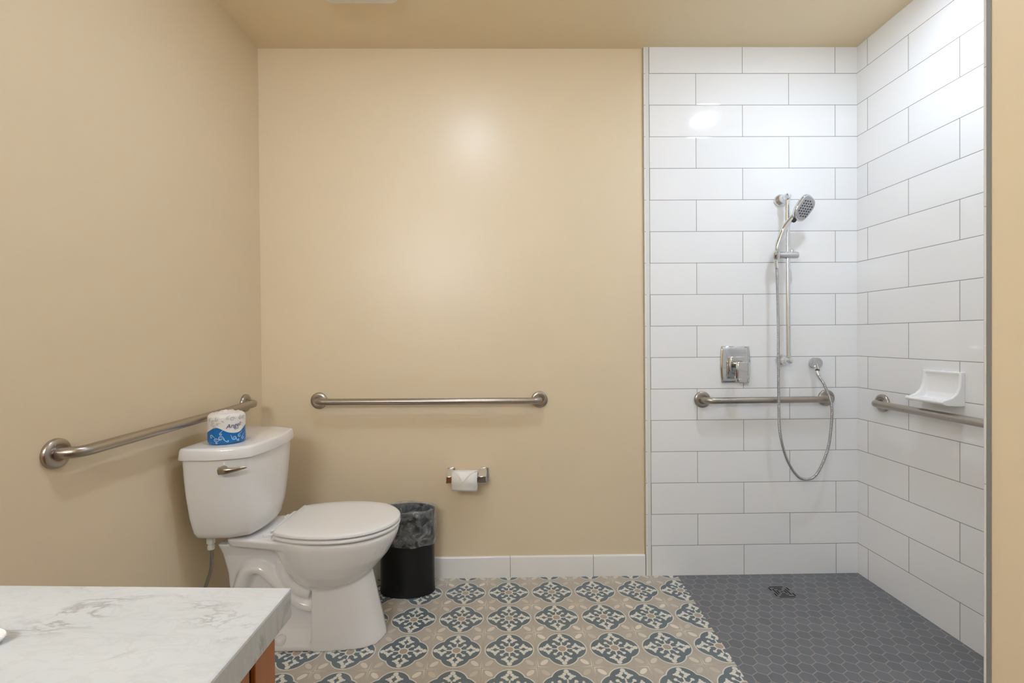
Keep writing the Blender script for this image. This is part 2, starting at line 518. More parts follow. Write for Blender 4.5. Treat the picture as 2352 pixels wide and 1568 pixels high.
# pedestal
def ped(xb, xf, b, z):
    pts = [(xb, b), (xb + .10, b), (xf - .055, b * .86), (xf - .012, b * .50), (xf, b * .0 + .004)]
    return ring(rounded(sym(pts), [.006, .05, .05, .04, .01, .01, .04, .05, .05, .006], 4), z)
add_loft(bm, [ped(-.748, -.487, .107, 0), ped(-.748, -.489, .106, .012), ped(-.748, -.505, .101, .09), ped(-.748, -.524, .096, .18), ped(-.748, -.548, .090, .30)])
# rear column under the tank
def rect(x0, x1, h, z): return ring(rounded(sym([(x0, h), (x1, h)]), .02, 4), z)
add_loft(bm, [rect(-1.085, -.72, .050, 0), rect(-1.088, -.72, .038, .13), rect(-1.095, -.74, .045, .27), rect(-1.105, -.74, .060, .35), rect(-1.11, -.78, .085, .40)])
def deck(xb, z, hb): return ring(rounded(sym([(xb, hb), (-.90, hb + .030), (-.74, .170)]), [.03, .05, .02, .02, .05, .03], 4), z)
# deck the tank sits on
add_loft(bm, [deck(-1.05, .392, .075), deck(-1.06, .402, .10), deck(-1.065, .428, .108), deck(-1.063, .435, .105)])
# foot plate
add_loft(bm, [rect(-1.06, -.70, .106, 0), rect(-1.06, -.70, .105, .018), rect(-1.05, -.70, .096, .028), rect(-1.04, -.70, .055, .060)])
# trapway
tp = catmull([(-1.035, 0, .0), (-1.040, 0, .12), (-1.035, 0, .22), (-1.005, 0, .288), (-.955, 0, .300), (-.905, 0, .262), (-.85, 0, .205), (-.79, 0, .160), (-.72, 0, .15)], 6)
bt = BM(); add_tube(bt, tp, .036, 20)
for v in bt.verts: v.co.y = YC + v.co.y * 2.45
me = bpy.data.meshes.new('tmp'); bt.to_mesh(me); bt.free(); bm.from_mesh(me)
tp = catmull([(-.86, 0, .33), (-.855, 0, .27), (-.82, 0, .225), (-.76, 0, .205)], 6)
bt = BM(); add_tube(bt, tp, .050, 20)
for v in bt.verts: v.co.y = YC + v.co.y * 1.7
bt.to_mesh(me); bt.free(); bm.from_mesh(me)
o = obj('bowl', bm, porcelain, TO)
r = o.modifiers.new('remesh', 'REMESH'); r.mode = 'VOXEL'; r.voxel_size = .0042; r.use_smooth_shade = True
s = o.modifiers.new('smooth', 'SMOOTH'); s.iterations = 7; s.factor = .6
# seat and lid
half = [(-.875, .120), (-.868, .136), (-.83, .158), (-.77, .177), (-.70, .187), (-.63, .186), (-.56, .170), (-.50, .137), (-.455, .085), (-.434, .030)]
pl = [V((p.x, p.y)) for p in catmull([(x, y, 0) for x, y in sym(half)], 4, closed=True)]
bm = BM(); add_loft(bm, [ring(pl, .4330, inset=.020), ring(pl, .4380, inset=.018), ring(pl, .4385, inset=.004), ring(pl, .4405, inset=.001), ring(pl, .446, inset=.0), ring(pl, .4505, inset=.002), ring(pl, .4515, inset=.006)])
obj('seat', bm, seat_m, TO, angle=60)
bm = BM()
add_loft(bm, [ring(pl, .4520, inset=.022), ring(pl, .4575, inset=.020), ring(pl, .4577, inset=.003), ring(pl, .4595, inset=.0), ring(pl, .466, inset=.0005), ring(pl, .4700, inset=.004), ring(pl, .4725, inset=.012), ring(pl, .4745, inset=.05), ring(pl, .4755, inset=.11)])
obj('seat_lid', bm, seat_m, TO, angle=60)
bm = BM(); add_box(bm, -.898, -.872, YC - .10, YC + .10, .438, .462); obj('hinge_bar', bm, seat_m, TO, bevel=.005)
for sy in (-1, 1):
    bm = BM(); add_box(bm, -.925, -.892, YC + sy * .085 - .018, YC + sy * .085 + .018, .434, .448); obj('hinge', bm, seat_m, TO, bevel=.004)
    bm = BM(); add_lathe(bm, [(.0215, 0), (.0215, .008), (.019, .017), (.012, .0235), (.003, .026)], Matrix.Translation((-.868, YC + sy * .086, .026)), 28)
    obj('bolt_cap', bm, seat_m, TO)

# water supply line
SU = thing('water_supply_line', 'braided grey water supply hose hanging under the toilet tank', 'supply line', (-1.14, 1.80, .25))
braid = Mat('braided_steel_hose', rough=.38, metal=.8, color=rgb(150, 145, 142))
_c2 = braid.xyz(); braid.bump(((_c2[2] * 700.0)._m('SINE') + (_c2[1] * 900.0)._m('SINE')), .4, .0008)
bm = BM(); add_tube(bm, catmull([(-1.127, 1.802, .415), (-1.125, 1.802, .37), (-1.128, 1.800, .31), (-1.145, 1.796, .25), (-1.163, 1.79, .21), (-1.168, 1.785, .165)], 8), .0062, 14); obj('hose', bm, braid, SU)
bm = BM(); add_lathe(bm, [(.011, .385), (.013, .387), (.013, .400), (.011, .402), (.011, .408), (.0155, .410), (.0155, .438), (.012, .440)], Matrix.Translation((-1.127, 1.802, 0)), 8); obj('coupling_nut', bm, white_plastic, SU)
bm = BM(); add_lathe(bm, [(.009, .0), (.009, .045), (.013, .046), (.013, .06)], axis_mat((XL, 1.785, .15), (1, 0, 0)), 16)
add_lathe(bm, [(.010, -.015), (.012, -.012), (.012, .02), (.008, .024)], Matrix.Translation((-1.168, 1.785, .15)), 16); obj('shutoff_valve', bm, chrome, SU)

# ------------------------------------------------------------------ wrapped toilet roll on the tank
RC = V((-1.052, 1.784, .7985)); RR, RH = .0615, .108
WR = thing('wrapped_toilet_roll', 'spare toilet roll in blue and white wrapper standing on the tank lid', 'toilet paper', RC)
def wob(a, z): return 1 + .018 * noise.noise(V((math.cos(a) * 2.1, math.sin(a) * 2.1, z * 30))) + .010 * noise.noise(V((math.cos(a) * 6, math.sin(a) * 6, z * 60 + 3)))
def wr_pt(a, z, lift=0.0):
    r = RR * wob(a, z) + lift
    e = min(z / .006, 1, max((RH - z) / .010, 0)); r -= (1 - e) ** 2 * .006
    return RC + V((math.cos(a) * r, math.sin(a) * r, z))
bm = BM(); rings = []; seg = 72
for k in range(19): rings.append([wr_pt(2*PI*j/seg, RH * k / 18) for j in range(seg)])
for rr, dz in ((.050, .003), (.040, .002), (.028, .004), (.022, .009), (.014, .006), (.006, .001)):
    rings.append([RC + V((math.cos(2*PI*j/seg) * rr, math.sin(2*PI*j/seg) * rr, RH + dz + .0035 * noise.noise(V((math.cos(2*PI*j/seg) * rr * 90, math.sin(2*PI*j/seg) * rr * 90, 1))))) for j in range(seg)])
add_loft(bm, rings)
wrap_m = Mat('printed_paper_wrapper', rough=.32)
_c = wrap_m.xyz()
_ang = (_c[1] - RC.y)._m('ARCTAN2', _c[0] - RC.x)
_zz = _c[2] - RC.z
# wavy colour border: white above, blue below
_bd = (_ang * 3.0 + 3.0 * (1.038 + .61))._m('COSINE') * .0115 + (_ang * 7.0)._m('SINE') * .0012 + .0505
_isb = (_zz - _bd).step(.0012)
wrap_m.color(wrap_m.mix(_isb, rgb(232, 228, 224), rgb(18, 108, 178)))
wrap_m.bump(wrap_m.noise(70, 3, dist=1.0), .35, .003)
obj('wrapper', bm, wrap_m, WR, angle=60)
def ribbon(bm, pts, w):
    """flat print following the wrapper; pts: (arc length, height)"""
    prev = None; n = len(pts)
    for i, (s_, z_) in enumerate(pts):
        t = V((pts[min(i+1, n-1)][0] - pts[max(i-1, 0)][0], pts[min(i+1, n-1)][1] - pts[max(i-1, 0)][1])).normalized()
        k = i / (n - 1); ww = w * (.35 + .65 * math.sin(PI * min(1, k * 1.1 + .1)))
        q = []
        for sg in (-1, 1):
            q.append(bm.verts.new(wr_pt(A0 + (s_ - sg * t.y * ww) / RR, z_ + sg * t.x * ww, .0006)))
        if prev: bm.faces.new((prev[0], prev[1], q[1], q[0]))
        prev = q
A0 = math.atan2(-RC.y, -RC.x)            # side that looks to the room
def curl(bm, s0, z0, R, turns=1.3, rot=0, w=.0011, tail=.02):
    pts = []
    for i in range(30):
        k = i / 29; a = rot + k * turns * 2 * PI; r = R * (1 - .82 * k)
        pts.append((s0 + math.cos(a) * r, z0 + math.sin(a) * r))
    a = rot; pre = []
    for i in range(8):
        k = 1 - i / 8; pre.append((pts[0][0] + math.sin(a) * tail * k * .9, pts[0][1] - math.cos(a) * tail * k * .55 + tail * .2 * k * k))
    ribbon(bm, [(p, max(.003, min(RH - .004, q))) for p, q in pre + pts], w)
bm = BM()
for s0, z0, R, rot, tu in ((-.020, .024, .0085, .3, 1.5), (-.019, .040, .0045, 2.5, 1.2), (.024, .022, .0075, 3.4, 1.6), (-.038, .018, .006, 1.0, 1.3), (-.033, .008, .004, 2.2, 1.1), (.043, .028, .006, 2, 1.3), (.038, .013, .004, 3.5, 1.2), (.002, .014, .004, 3.9, .9), (-.055, .03, .007, .5, 1.4), (.058, .018, .006, 2.4, 1.3)):
    curl(bm, s0, z0, R, tu, rot)
obj('printed_scrolls', bm, Mat('pale_blue_print', rough=.4, color=rgb(190, 214, 232)), WR)
bm = BM()
for s0, z0, R, rot, tu in ((.018, .092, .008, .3, 1.6), (.046, .092, .005, 2.5, 1.3), (-.047, .083, .007, 1.0, 1.5), (-.042, .064, .006, 2.2, 1.3), (-.052, .071, .005, .2, 1.2), (-.033, .092, .005, 3, 1.2), (-.030, .075, .004, 1.4, 1.2), (.050, .070, .005, .9, 1.3), (.003, .096, .005, 2.0, 1.2), (-.062, .09, .005, 2, 1.1), (.060, .092, .006, 1.2, 1.2), (-.014, .084, .003, .2, 1.0)):
    curl(bm, s0, z0, R, tu, rot, w=.0007, tail=.012)
obj('printed_scrolls', bm, Mat('pale_grey_print', rough=.5, color=rgb(150, 150, 146)), WR)['label'] = 'grey scrolls on the white band'
def lettering(text, size, s0, z0, mat, shear=.35, rot=.10, name='lettering', parent=WR):
    cu = bpy.data.curves.new('t', 'FONT'); cu.body = text; cu.size = size; cu.shear = shear; cu.resolution_u = 3
    to = bpy.data.objects.new('t', cu); COL.objects.link(to)
    bpy.context.view_layer.update()
    me = bpy.data.meshes.new_from_object(to.evaluated_get(bpy.context.evaluated_depsgraph_get()))
    COL.objects.unlink(to); bpy.data.objects.remove(to)
    b2 = BM(); b2.from_mesh(me); bmesh.ops.triangulate(b2, faces=b2.faces)
    bmesh.ops.subdivide_edges(b2, edges=[e for e in b2.edges if e.calc_length() > .004], cuts=1)
    for v in b2.verts:
        x, y = v.co.x, v.co.y; x, y = x * math.cos(rot) - y * math.sin(rot), x * math.sin(rot) + y * math.cos(rot)
        v.co = wr_pt(A0 + (s0 + x) / RR, z0 + y, .0010)
    return obj(name, b2, mat, parent, smooth=False)
ink = Mat('dark_blue_ink', rough=.4, color=rgb(42, 66, 112))
lettering('Angel', .0215, -.003, .0585, ink)
lettering('Soft', .0090, .024, .0520, ink)

# ------------------------------------------------------------------ waste bin and its liner
BC = V((-.469, 2.209, 0)); BA, BB, BHT = .1265, .073, .386
def oval(a, b, z, n=64, c=BC, f=None):
    out = []
    for k in range(n):
        t = 2*PI*k/n; m = 1 + (f(t, z) if f else 0)
        out.append(V((c.x + a * m * math.cos(t), c.y + b * m * math.sin(t), z)))
    return out
bm = BM()
rings = [oval(BA - .004, BB - .004, 0), oval(BA + .0015, BB + .0015, .002), oval(BA + .002, BB + .002, .014), oval(BA + .0005, BB + .0005, .018), oval(BA, BB, .05)]
rings += [oval(BA, BB, BHT - .006), oval(BA + .003, BB + .003, BHT - .004), oval(BA + .003, BB + .003, BHT), oval(BA - .003, BB - .003, BHT), oval(BA - .003, BB - .003, .012)]
add_loft(bm, rings)
BI = obj('waste_bin', bm, black_steel, angle=40)
tag(BI, 'black oval waste bin between the toilet bowl and back wall', 'trash can')
bm = BM()
def fold(t, z):
    return .028 * noise.noise(V((math.cos(t) * 4, math.sin(t) * 4, z * 16))) + .016 * noise.noise(V((math.cos(t) * 11, math.sin(t) * 11, z * 34)))
rings = []
for k in range(17):
    z = .232 + (BHT + .004 - .232) * k / 16
    g = .0075 + .005 * math.sin(PI * k / 16)
    rr = oval(BA + g, BB + g, z, 96, f=lambda t, z: abs(fold(t, z)) * 1.0)
    if k == 0: rr = [p + V((0, 0, .010 * noise.noise(V((p.x * 18, p.y * 18, 0))))) for p in rr]
    if k > 13: rr = [p + V((0, 0, .007 * noise.noise(V((p.x * 22, p.y * 22, 2))))) for p in rr]
    rings.append(rr)
rings.append([p + V((0, 0, .006 * noise.noise(V((p.x * 22, p.y * 22, 2))))) for p in oval(BA - .001, BB - .001, BHT + .007, 96)])
for k in range(12):
    z = BHT - .004 - .27 * k / 11; sh = .010 + .020 * k / 11
    rings.append(oval(BA - sh, BB - sh, z, 96, f=lambda t, z: -abs(fold(t, z)) * 2.2))
R_ = add_loft(bm, rings, caps=False)
bm.faces.new(R_[-1])
LN = obj('bin_liner', bm, bag, angle=80)
tag(LN, 'clear plastic bag lining the black bin and folded over its rim', 'bin liner')

# ------------------------------------------------------------------ toilet paper holder and roll
HO = thing('toilet_paper_holder', 'chrome two-post toilet paper holder on the beige back wall', 'toilet paper holder', (-.19, YP, .50))
RZ = .5153; RYc = 2.252
for sx, xc in ((-1, -.265), (1, -.118)):
    bm = BM(); add_box(bm, xc - .027 if sx < 0 else xc - .012, xc + .012 if sx < 0 else xc + .030, YP - .010, YP, .474, .545)
    obj('wall_plate', bm, chrome, HO, bevel=.003)
    bm = BM()
    prof = [(YP - .008, .540), (YP - .026, .536), (RYc + .016, .526), (RYc - .014, .524), (RYc - .016, .490), (RYc + .012, .488), (YP - .008, .480)]
    x0, x1 = (-.2900, -.2610) if sx < 0 else (-.1395, -.0980)
    add_loft(bm, [[V((x, y, z)) for y, z in prof] for x in (x0, x1)])
    obj('post', bm, chrome, HO, bevel=.003)
bm = BM(); add_tube(bm, [(-.2615, RYc, RZ), (-.1390, RYc, RZ)], .0085, 20); obj('spindle', bm, chrome, HO)
TR = thing('toilet_roll', 'white toilet paper roll with folded pointed end on the chrome holder', 'toilet paper', (-.197, RYc, RZ))
x0, x1, RO = -.2590, -.1415, .0430
bm = BM(); M = axis_mat((x0, RYc, RZ - .0098), (1, 0, 0)); W_ = x1 - x0
prof = [(.0195, 0), (RO - .001, 0), (RO, .001), (RO, W_ - .001), (RO - .001, W_), (.0195, W_)]
n = 48
rings = [[M @ V((r * math.cos(2*PI*k/n), r * math.sin(2*PI*k/n), h)) for k in range(n)] for r, h in prof]
rings.append(rings[0]); add_loft(bm, rings, caps=False)
obj('paper_sheets', bm, paper, TR)
bm = BM(); rings = [[M @ V((r * math.cos(2*PI*k/n), r * math.sin(2*PI*k/n), h)) for k in range(n)] for r, h in ((.0188, -.0005), (.0194, -.0005), (.0194, W_ + .0005), (.0188, W_ + .0005))]
rings.append(rings[0]); add_loft(bm, rings, caps=False); obj('cardboard_core', bm, card, TR)
# folded triangular end lying over the front of the roll, and the sheet's loose lower edge
bm = BM()
def on_roll(x, a, lift): return V((x, RYc - math.cos(a) * (RO + lift), RZ - .0098 + math.sin(a) * (RO + lift)))
tri = []
for i in range(13):
    k = i / 12; a = math.radians(80 - 84 * k)
    hw = (x1 - x0) / 2 * (1 - k) ** 1.0; cx = (x0 + x1) / 2 - .008 * k
    tri.append([on_roll(cx + hw * q, a, .0022 + .002 * k) for q in (-1, -.5, 0, .5, 1)])
Rr = [[bm.verts.new(p) for p in r] for r in tri]
for a, b in zip(Rr, Rr[1:]):
    for j in range(4):
        bm.faces.new((a[j], a[j+1], b[j+1], b[j]))
o = obj('folded_tip', bm, paper, TR); sd = o.modifiers.new('solid', 'SOLIDIFY'); sd.thickness = .0012; sd.offset = -1
bm = BM()
sh = []
for i in range(9):
    a = math.radians(70 - 100 * i / 8); sh.append([on_roll(x, a, .0009) for x in (x0 - .001, x1 + .001)])
p_, q_ = sh[-1]; sh.append([p_ + V((0, .002, -.012)), q_ + V((0, .001, -.015))]); sh.append([p_ + V((0, .006, -.021)), q_ + V((0, .004, -.028))])
Rr = [[bm.verts.new(p) for p in r] for r in sh]
for a, b in zip(Rr, Rr[1:]): bm.faces.new((a[0], a[1], b[1], b[0]))
o = obj('loose_sheet', bm, paper, TR); sd = o.modifiers.new('solid', 'SOLIDIFY'); sd.thickness = .0006; sd.offset = 1

# ------------------------------------------------------------------ shower fittings
# slide bar
SB = thing('shower_slide_bar', 'vertical chrome slide bar fixed to the white shower tiles', 'shower bar', (1.358, YT, 1.45))
ya = 2.250
bx = 1.3575
bm = BM(); add_tube(bm, [(bx - .003, ya, 1.845), (bx + .001, ya, 1.060)], .0105, 24); obj('rail', bm, chrome, SB)
for z, xo, pn in ((1.846, bx - .004, 0), (1.060, bx, 1)):
    bm = BM(); add_lathe(bm, [(.029, .0005), (.0295, .006), (.027, .014), (.021, .020), (.016, .026), (.0145, .040), (.0145, .060)], axis_mat((xo, YT, z), (0, -1, 0)), 32)
    add_lathe(bm, [(.0145, .0), (.0165, .004), (.0165, .020), (.013, .028), (.004, .0305)], axis_mat((xo, ya + .012, z), (0, -1, 0)), 28)
    obj('wall_mount', bm, chrome, SB)
bm = BM()
add_lathe(bm, [(.010, -.001), (.0155, .001), (.0165, .006), (.0165, .100), (.0155, .107), (.010, .109)], axis_mat((1.294, ya - .004, 1.566), (1, 0, 0)), 28)
obj('slider', bm, chrome_soft, SB)
bm = BM(); add_lathe(bm, [(.010, 0), (.010, .011), (.007, .013)], Matrix.Translation((1.374, ya - .004, 1.580)), 18); obj('slider_button', bm, chrome, SB)
bm = BM(); add_lathe(bm, [(.014, 0), (.017, .006), (.017, .032), (.013, .036)], axis_mat((1.297, ya - .004, 1.546), (0.0, -.15, 1)), 24); obj('hand_shower_cradle', bm, chrome, SB)

# hand shower
HS = thing('hand_shower', 'chrome hand shower with dotted spray face held on the slide bar', 'shower head', (1.30, 2.24, 1.55))
hp = catmull([(1.298, 2.238, 1.589), (1.301, 2.237, 1.610), (1.312, 2.231, 1.650), (1.328, 2.224, 1.695), (1.350, 2.218, 1.727), (1.366, 2.214, 1.745)], 6)
N_ = len(hp)
bm = BM(); add_tube(bm, hp, 0, 24, rfun=lambda i: .0085 + .0045 * math.sin(PI * min(1, i / (N_ - 1) * .9 + .1)) + .004 * (i / (N_ - 1)) ** 3); obj('handle', bm, chrome, HS)
Nn = V((.33, -.86, -.38)).normalized(); T = V((.46, -.16, .80)); T = (T - Nn * T.dot(Nn)).normalized(); Wd = Nn.cross(T).normalized()
HCn = V((1.400, 2.194, 1.775))
def plate(d, a, b, pw=3.0, n=48):
    out = []
    for k in range(n):
        t = 2*PI*k/n; c, s = math.cos(t), math.sin(t)
        ex = abs(c) ** (2/pw) * (1 if c > 0 else -1); ey = abs(s) ** (2/pw) * (1 if s > 0 else -1)
        out.append(HCn + T * ex * a + Wd * ey * b * (1 + .10 * ex) + Nn * d)
    return out
bm = BM(); add_loft(bm, [plate(-.030, .020, .018), plate(-.024, .040, .032), plate(-.012, .056, .046), plate(-.002, .060, .050), plate(.004, .059, .0495), plate(.006, .056, .047)])
obj('spray_head', bm, chrome, HS, angle=50)
bm = BM(); add_loft(bm, [plate(.0055, .053, .044), plate(.0075, .0525, .0435), plate(.0082, .048, .040)])
obj('spray_face', bm, Mat('pale_grey_spray_plate', rough=.25, metal=.35, color=rgb(178, 178, 182)), HS)
bm = BM()
for i in range(-3, 4):
    for j in range(-2, 3):
        x, y = i * .0125 + (.00625 if j % 2 else 0), j * .0150
        if (x/.046) ** 2 + (y/.037) ** 2 < 1.02:
            add_lathe(bm, [(.0034, 0), (.0034, .0022), (.0020, .0028)], axis_mat(HCn + T * x + Wd * y + Nn * .0078, Nn), 10)
obj('spray_nozzles', bm, dark_rubber, HS)
bm = BM(); bp = HCn - T * .060 - Nn * .006 - Wd * .0
add_lathe(bm, [(.004, -.010), (.0085, -.004), (.0085, .004), (.004, .010)], axis_mat(bp + V((-.006, -.004, -.004)), T), 16); obj('spray_selector', bm, dark_rubber, HS)

# hose
hm = Mat('metal_shower_hose', rough=.22, metal=1.0, color=rgb(190, 190, 192))
HZ = thing('shower_hose', 'looped flexible metal hose hanging from the hand shower to wall outlet', 'shower hose', (1.42, 2.228, .5))
hp = catmull([(1.2958, 2.238, 1.510), (1.2945, 2.230, 1.40), (1.2955, 2.226, 1.2235), (1.2945, 2.224, 1.04), (1.2945, 2.222, .8708), (1.3003, 2.224, .7253), (1.3334, 2.230, .6001), (1.3834, 2.234, .5162), (1.4315, 2.236, .4907), (1.484, 2.236, .5151), (1.5305, 2.232, .6188), (1.5454, 2.225, .7228), (1.5478, 2.222, .8476), (1.5208, 2.232, .9415), (1.508, 2.252, .9815), (1.504, 2.262, 1.010)], 24)
# resample evenly so the ribs are regular
seg_l = [0]
for a, b in zip(hp, hp[1:]): seg_l.append(seg_l[-1] + (b - a).length)
tot = seg_l[-1]; nR = int(tot / .0013); pts = []; j = 0
for i in range(nR + 1):
    s_ = tot * i / nR
    while j < len(seg_l) - 2 and seg_l[j+1] < s_: j += 1
    k = (s_ - seg_l[j]) / max(1e-9, seg_l[j+1] - seg_l[j]); pts.append(hp[j].lerp(hp[j+1], min(1, k)))
bm = BM(); add_tube(bm, pts, 0, 12, rfun=lambda i: .0066 if (i // 2) % 2 else .0056); obj('hose_tube', bm, hm, HZ, angle=70)
bm = BM(); add_tube(bm, [(1.2965, 2.245, 1.5385), (1.2955, 2.236, 1.500)], .0085, 18); obj('hose_nut', bm, chrome, HZ, bevel=.001)
bm = BM(); add_tube(bm, [pts[-1] + V((0, .0005, -.004)), pts[-1] + (pts[-24] - pts[-1]).normalized() * .026], .0092, 18); obj('hose_nut', bm, chrome, HZ, bevel=.001)

WO = thing('wall_outlet', 'round chrome hose outlet on the shower tiles right of slide bar', 'shower fitting', (1.525, YT, 1.04))
bm = BM(); add_lathe(bm, [(.025, .0005), (.0265, .004), (.0265, .028), (.025, .031), (.010, .0325)], axis_mat((1.520, YT, 1.045), (0, -1, 0)), 36); obj('escutcheon', bm, chrome_soft, WO)
bm = BM(); add_tube(bm, [(1.518, YT - .022, 1.040), (1.508, YT - .046, 1.012)], .0105, 18); obj('elbow', bm, chrome, WO)

# valve
VA = thing('shower_valve', 'square chrome shower valve trim with block lever on the tiles', 'shower valve', (1.127, YT, 1.04))
xm, zm = 1.1275, 1.041
bm = BM()
def vplate(d, g):
    out = []; w, h = .074 - g, .090 - g
    for k in range(13):                       # sides bulge slightly
        t = -1 + 2 * k / 12; out.append(V((xm + w * (1 - .085 * abs(t) ** 2.5), YT - d, zm + h * t)))
    for k in range(13):
        t = 1 - 2 * k / 12; out.append(V((xm - w * (1 - .085 * abs(t) ** 2.5), YT - d, zm + h * t)))
    return out
add_loft(bm, [vplate(.0003, 0), vplate(.007, 0), vplate(.0105, .004), vplate(.0125, .020)]); obj('escutcheon', bm, chrome, VA, angle=50)
bm = BM(); add_box(bm, xm - .034, xm + .034, YT - .030, YT - .011, zm - .036, zm + .040); obj('square_collar', bm, chrome, VA, bevel=.004)
bm = BM(); add_lathe(bm, [(.019, 0), (.019, .030), (.017, .036)], axis_mat((xm + .001, YT - .028, zm + .002), (0, -1, 0)), 28); obj('hub', bm, nickel, VA)
bm = BM()
add_loft(bm, [[V((x, y, z)) for x, z in ((xm - .025, .975), (xm + .025, .975), (xm + .025, 1.0565), (xm - .025, 1.0565))] for y in (YT - .062, YT - .082)])
add_loft(bm, [[V((x, y, 0)) + V((0, 0, z)) for x, z in ((xm - .021, .957), (xm + .021, .957), (xm + .021, .980), (xm - .021, .980))] for y in (YT - .067, YT - .082)])
obj('lever_handle', bm, chrome, VA, bevel=.003)

# soap dish
y0, y1, z0, z1 = 1.761, 1.930, .906, 1.036
def sx(d): return XR - d
outer = [(0, z0), (0, z1), (.014, z1), (.0165, z1 - .03), (.021, z1 - .060), (.031, z1 - .082), (.048, z1 - .097), (.072, z1 - .105), (.086, z1 - .108), (.090, z1 - .115), (.086, z1 - .122), (.068, z1 - .127), (.03, z0)]
inner = [(0, z0), (0, z1), (.014, z1), (.014, z1 - .008), (.0075, z1 - .014), (.007, z1 - .085), (.012, z1 - .102), (.024, z1 - .111), (.070, z1 - .112), (.080, z1 - .107), (.086, z1 - .108), (.090, z1 - .115), (.086, z1 - .122), (.068, z1 - .127), (.03, z0)]
bm = BM()
for prof, a, b in ((outer, y0, y0 + .013), (inner, y0 + .010, y1 - .010), (outer, y1 - .013, y1)):
    add_loft(bm, [[V((sx(d), y, z)) for d, z in prof] for y in (a, b)])
SD = obj('soap_dish', bm, Mat('white_ceramic', rough=.08, color=rgb(240, 240, 240)))
r = SD.modifiers.new('remesh', 'REMESH'); r.mode = 'VOXEL'; r.voxel_size = .0016; r.use_smooth_shade = True
s = SD.modifiers.new('smooth', 'SMOOTH'); s.iterations = 8; s.factor = .6
tag(SD, 'white ceramic soap dish on right shower wall above the grab bar', 'soap dish')

# drain
DR = thing('shower_drain', 'square slotted drain cover in the grey mosaic shower floor', 'drain', (1.262, 2.146, 0))
dc = V((1.2615, 2.1455)); hs = .052
bm = BM(); add_box(bm, dc.x - hs, dc.x + hs, dc.y - hs, dc.y + hs, .0002, .0018); obj('cover', bm, Mat('satin_grey_drain_metal', rough=.45, metal=.5, color=rgb(124, 124, 127)), DR, bevel=.0005)
bm = BM()
def slot(x0_, y0_, x1_, y1_):
    w = .0034
    if abs(x1_ - x0_) > abs(y1_ - y0_): add_box(bm, dc.x + x0_, dc.x + x1_, dc.y + y0_ - w, dc.y + y0_ + w, .0016, .0021)
    else: add_box(bm, dc.x + x0_ - w, dc.x + x0_ + w, dc.y + y0_, dc.y + y1_, .0016, .0021)
for s_ in (-1, 1):
    slot(-.036 + (0 if s_ < 0 else .0), s_ * .042, .028 if s_ > 0 else .036, s_ * .042)
    slot(-.022, s_ * .029, .016, s_ * .029); slot(-.010, s_ * .017, .008, s_ * .017)
    slot(s_ * .042, .012, s_ * .042, .036); slot(s_ * .042, -.036, s_ * .042, -.012)
    slot(s_ * .029, -.024, s_ * .029, .024); slot(s_ * .017, -.012, s_ * .017, .012)
slot(-.006, 0, .006, 0)
obj('slots', bm, black_in, DR)

# ------------------------------------------------------------------ vanity
ZT = .864
CT = [(-.2755, YB + .002), (-.2755, .6035), (XL + .003, .6440), (XL + .003, YB + .002)]
bm = BM(); slab(bm, CT, ZT - .0375, ZT)
o = obj('countertop', bm, marble_m, bevel=.003, smooth=False)
tag(o, 'white grey-veined marble-look countertop in the lower left foreground', 'countertop')
CB = thing('vanity_cabinet', 'orange-brown wooden vanity cabinet under the marble-look countertop', 'cabinet', (-.70, .1, 0))
zt = ZT - .038
bm = BM(); add_box(bm, XL + .004, -.290, YB + .004, .548, .10, zt); obj('body', bm, wood_m, CB)
bm = BM(); add_box(bm, XL + .01, -.31, YB + .01, .50, .002, .10); obj('toe_kick', bm, recess_shade, CB)
bm = BM(); add_box(bm, -.290, -.2835, .529, .574, .10, zt); obj('corner_stile', bm, wood_m, CB, bevel=.001)
bm = BM(); add_box(bm, -.290, -.2835, YB + .01, .517, .10, zt); obj('side_panel', bm, wood_m, CB, bevel=.001)
bm = BM(); add_box(bm, -.2899, -.2885, .517, .529, .10, zt - .001); obj('side_groove', bm, recess_shade, CB)  # dark strip paints the shade of the gap between stile and panel
for xa, xb_, kx in ((XL + .02, -.742, -.79), (-.738, -.2905, -.69)):
    bm = BM(); add_box(bm, xa, xb_, .5485, .568, .12, zt - .02); d_ = obj('door', bm, wood_m, CB, bevel=.002)
    bm = BM(); add_lathe(bm, [(.006, 0), (.006, .012), (.014, .018), (.014, .024), (.006, .028)], axis_mat((kx, .568, .62), (0, 1, 0)), 20)
    k_ = obj('knob', bm, nickel, None); k_.parent = d_; k_.matrix_parent_inverse = Matrix.Identity(4)
# small dish cut by the frame's left edge
bm = BM()
rings = []
for rr, h in ((.028, 0), (.032, .002), (.035, .005), (.036, .007), (.035, .008), (.032, .007), (.027, .0045), (.018, .0035), (.002, .003)):
    rings.append([V((-.563 + (rr + (.0 if rr > .02 else 0)) * math.cos(a) * 1.0, .4960 + rr * .50 * math.sin(a), ZT + .0006 + h)) for a in [2*PI*k/40 for k in range(40)]])
add_loft(bm, rings)
tag(obj('small_dish', bm, Mat('white_glossy_dish', rough=.1, color=rgb(240, 240, 242))), 'small white glossy oval dish on the countertop at the left picture edge', 'dish')

